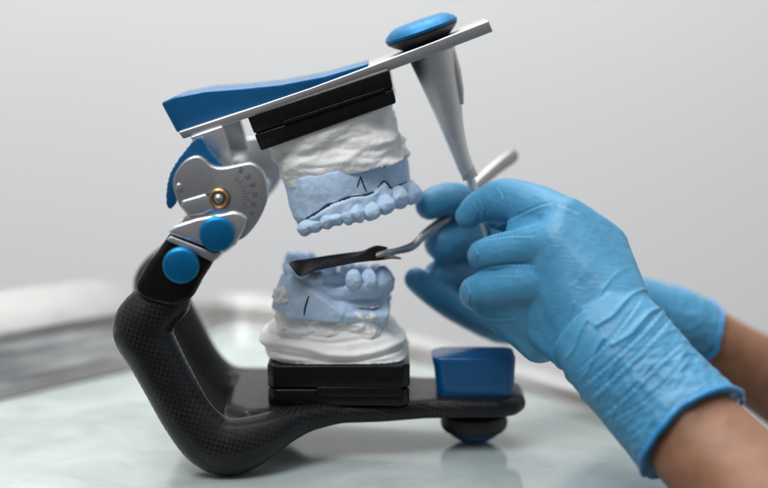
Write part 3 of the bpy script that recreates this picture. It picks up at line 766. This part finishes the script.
# wrist to cuff
def axis_secs(L):
    out=[]; C=[V(a,b,y) for a,b,y,_,_ in L]
    for i,(a,b,y,hw,dp) in enumerate(L):
        ax=C[min(i+1,len(C)-1)]-C[max(i-1,0)]; out.append((C[i],ax,RR(hw,y),dp))
    return out
NC=[(596,322,-6.0,56,1.7),(614,344,-6.7,61,1.85),(632,366,-7.4,61,1.95),(650,388,-8.1,60,2.05),(672,411,-8.8,62,2.15),(691,432,-9.5,65,2.25)]
NS=axis_secs(NC); add_ell(bm,NS)
me=remesh(bm,.06,9)
wrinkle(me,None,NS[1][0],NS[-1][0],.9,2.0)
def creases(me, lines):
    """press thin tension folds into the camera-facing side, each a groove with a raised lip"""
    segs=[]
    for pl,wd_,dp_ in lines:
        P=cr([tuple(p) for p in pl],6); n=len(P)
        for i in range(n-1): segs.append((P[i],P[i+1],wd_,dp_,math.sin(math.pi*(i+.5)/(n-1))**.6))
    for v,nn in VN(me):
        if nn.y>.25: continue
        x,y=proj(v.co); best=0
        for (a,b),(c,d),w_,dp_,f in segs:
            if abs(x-a)>14 or abs(y-b)>14: continue
            L2=(c-a)**2+(d-b)**2; t=max(0,min(1,((x-a)*(c-a)+(y-b)*(d-b))/L2)); ex=x-a-t*(c-a); ey=y-b-t*(d-b)
            side=(c-a)*ey-(d-b)*ex; r=math.hypot(ex,ey)/w_; sg=r if side>0 else -r
            val=dp_*f*(-math.exp(-sg*sg)+.9*math.exp(-((sg-1.7)/.9)**2))
            if abs(val)>abs(best): best=val
        v.co+=nn*best
creases(me,[([(583,386),(610,362),(640,334),(663,308)],2.2,.075),([(591,397),(618,372),(648,343),(668,322)],2.4,.085),([(604,415),(630,392),(655,366),(680,345)],2.0,.06),
 ([(576,372),(600,350),(622,325),(640,300)],1.8,.04),([(612,420),(640,404),(668,380),(692,352)],1.6,.04),([(625,440),(650,420),(660,398)],1.6,.035),([(660,425),(676,402),(700,385)],1.6,.035),
 ([(490,228),(512,218),(538,206),(552,203)],1.4,.04),([(493,234),(515,229),(540,222)],1.4,.045),([(486,240),(510,236),(534,236)],1.2,.03),
 ([(472,272),(490,267),(512,264),(536,266)],1.5,.05),([(478,278),(500,275),(522,276)],1.2,.03),([(470,314),(492,318),(515,318)],1.4,.04),
 ([(474,203),(478,212),(477,221)],1.2,.03),([(480,200),(485,210),(484,220)],1.1,.025),([(497,187),(503,195),(503,206)],1.2,.02),
 ([(474,246),(479,254),(477,263)],1.1,.025),([(466,281),(471,291),(470,303)],1.2,.03),([(560,205),(580,213),(594,226)],2.0,.03)])
# small tension creases between fingers
g1=fin('glove',me,M['glove'],person,angle=None); g1['label']='near blue glove, knuckles towards the camera'
def rim(NSe, parent, name, r, seed, shift=.0):
    c,ax,a,b=NSe; ax=ax.normalized(); side=ax.cross(Vector((0,1,0))).normalized(); fr=side.cross(ax).normalized()
    bm=bmesh.new(); n=120; rings=[]
    pts=[]
    for k in range(n):
        t=2*math.pi*k/n; q=Vector((math.cos(t)*1.5,math.sin(t)*1.5,seed)); w=.16*fbm(q,3)
        pts.append(c+side*((a+.02+.10*fbm(q*2,2))*math.cos(t))+fr*((b+.02+.10*fbm(q*2,2))*math.sin(t))+ax*(w+shift))
    for k in range(n):
        tg=(pts[(k+1)%n]-pts[k-1]).normalized(); o=(pts[k]-c).normalized(); o=(o-tg*o.dot(tg)).normalized(); p2=tg.cross(o)
        rings.append([bm.verts.new(pts[k]+o*(math.cos(2*math.pi*j/10)*r*1.0)+p2*(math.sin(2*math.pi*j/10)*r*1.3)) for j in range(10)])
    for k in range(n):
        A,Bq=rings[k],rings[(k+1)%n]
        for j in range(10): bm.faces.new((A[j],A[(j+1)%10],Bq[(j+1)%10],Bq[j]))
    return from_bm(name,bm,M['cuff'],parent,angle=None)
rim(NS[-1],g1,'cuff_rim',.085,4.0,.02)
def forearm(L,seed):
    bm=bmesh.new(); add_ell(bm,axis_secs(L)); me=remesh(bm,.12,4)
    for v,nn in VN(me): v.co+=nn*(.05*fbm(v.co*.5+Vector((seed,0,0)),3))
    return fin('forearm',me,M['skin'],person,angle=None)
f1=forearm([(660,398,-8.5,40,1.5),(682,423,-9.2,51,1.9),(698,440,-9.7,56,2.0),(740,482,-11.2,62,2.3),(800,545,-13.5,70,2.8),(880,625,-16,80,3.3)],1)
f1['label']='near bare forearm leaving the glove at lower right'

# ---- far hand
bm=bmesh.new()
F((430,205,1.0,15.5),(446,199,1.5,17),(466,203,2.6,18),(500,220,4.2,20),(540,246,5,26))
F((443,243,1.7,19.5),(458,237,2.4,20),(480,238,3.4,20),(540,256,5,26))
hull(bm,[S(484,290,3.6,20),S(462,289,3.6,15),S(470,300,3.4,14),S(540,290,5,24),S(476,262,3.4,16)])
F((438,275,2.0,15.5),(456,271,2.8,16),(480,272,3.6,18),(540,270,5,26))
F((416,279,1.2,12.5),(429,289,1.6,14.5),(450,303,2.2,15.5),(478,318,3.0,16),(510,325,4,20),(550,300,5,26))
F((470,222,2.8,14),(462,230,2.2,13))
hull(bm,[S(540,246,5,26),S(545,300,5,26),S(640,322,7,28),S(620,330,7,28)])
FC=[(590,297,6,42,1.7),(620,308,6.6,38,1.75),(650,315,7.2,35,1.8),(675,321,7.6,34,1.85),(700,331,8,32,1.85)]
FS=axis_secs(FC); add_ell(bm,FS)
me=remesh(bm,.085,7); wrinkle(me,None,FS[1][0],FS[-1][0],.9,7.0)
g2=fin('glove',me,M['glove'],person,angle=None); g2['label']='far blue glove pinching the forceps'
rim(FS[-1],g2,'cuff_rim',.08,8.0,.02)
f2=forearm([(665,322,7.4,22,1.4),(692,330,7.9,28,1.65),(704,337,8.1,32,1.75),(740,361,8.8,36,1.9),(800,397,9.6,44,2.3),(900,455,11,52,2.8)],5)
f2['label']='far bare forearm behind the near glove'

# ---------------------------------------------------------------- light
wd=bpy.data.worlds.new('World'); scn.world=wd; wd.use_nodes=True
wn=wd.node_tree; bg=wn.nodes['Background']; bg.inputs[1].default_value=.82
tc=wn.nodes.new('ShaderNodeTexCoord'); sp_=wn.nodes.new('ShaderNodeSeparateXYZ'); rp=wn.nodes.new('ShaderNodeValToRGB')
mr=wn.nodes.new('ShaderNodeMapRange'); mr.inputs[1].default_value=-1; mr.inputs[2].default_value=1
wn.links.new(tc.outputs['Generated'],sp_.inputs[0]); wn.links.new(sp_.outputs[2],mr.inputs[0]); wn.links.new(mr.outputs[0],rp.inputs[0]); mr2=wn.nodes.new('ShaderNodeMapRange'); mr2.inputs[1].default_value=-.9; mr2.inputs[2].default_value=.5; mr2.inputs[3].default_value=.32; mr2.inputs[4].default_value=1.0
wn.links.new(sp_.outputs[1],mr2.inputs[0]); mm=wn.nodes.new('ShaderNodeMix'); mm.data_type='RGBA'; mm.blend_type='MULTIPLY'; mm.inputs[0].default_value=1
wn.links.new(rp.outputs[0],mm.inputs[6]); wn.links.new(mr2.outputs[0],mm.inputs[7]); wn.links.new(mm.outputs[2],bg.inputs[0])
rp.color_ramp.elements[0].color=(.4,.4,.41,1); rp.color_ramp.elements[1].color=(1,1,1,1); rp.color_ramp.elements[0].position=.3; rp.color_ramp.elements[1].position=.85
def area(name,loc,tgt,sx,sy,pw,col=(1,1,1)):
    l=bpy.data.lights.new(name,'AREA'); l.shape='RECTANGLE'; l.size=sx; l.size_y=sy; l.energy=pw; l.color=col
    o=bpy.data.objects.new(name,l); COL.objects.link(o); o.location=loc
    o.rotation_euler=(Vector(tgt)-Vector(loc)).to_track_quat('-Z','Y').to_euler(); return o
area('ceiling_lamp',(-15,25,105),(0,2,5),90,70,86000,(1,.985,.96))
area('front_key_fill',(-40,-62,112),(0,0,10),60,60,118000,(.96,.98,1))  # unseen key light added to brighten plaster and highlights, no window there
area('wall_wash_fill',(-20,38,95),(-5,62,20),130,20,46000,(1,.99,.97))  # unseen area light added only to brighten the wall

# ---------------------------------------------------------------- camera
cd=bpy.data.cameras.new('Camera'); cam=bpy.data.objects.new('Camera',cd); COL.objects.link(cam); scn.camera=cam
cam.location=CAM; cam.rotation_euler=(math.pi/2-PITCH,0,0); cd.lens=85; cd.sensor_width=36
cd.clip_start=1; cd.clip_end=2000
cd.dof.use_dof=True; cd.dof.focus_distance=71.2; cd.dof.aperture_fstop=.042
scn.view_settings.view_transform='Standard'; scn.view_settings.look='None'; scn.view_settings.exposure=0
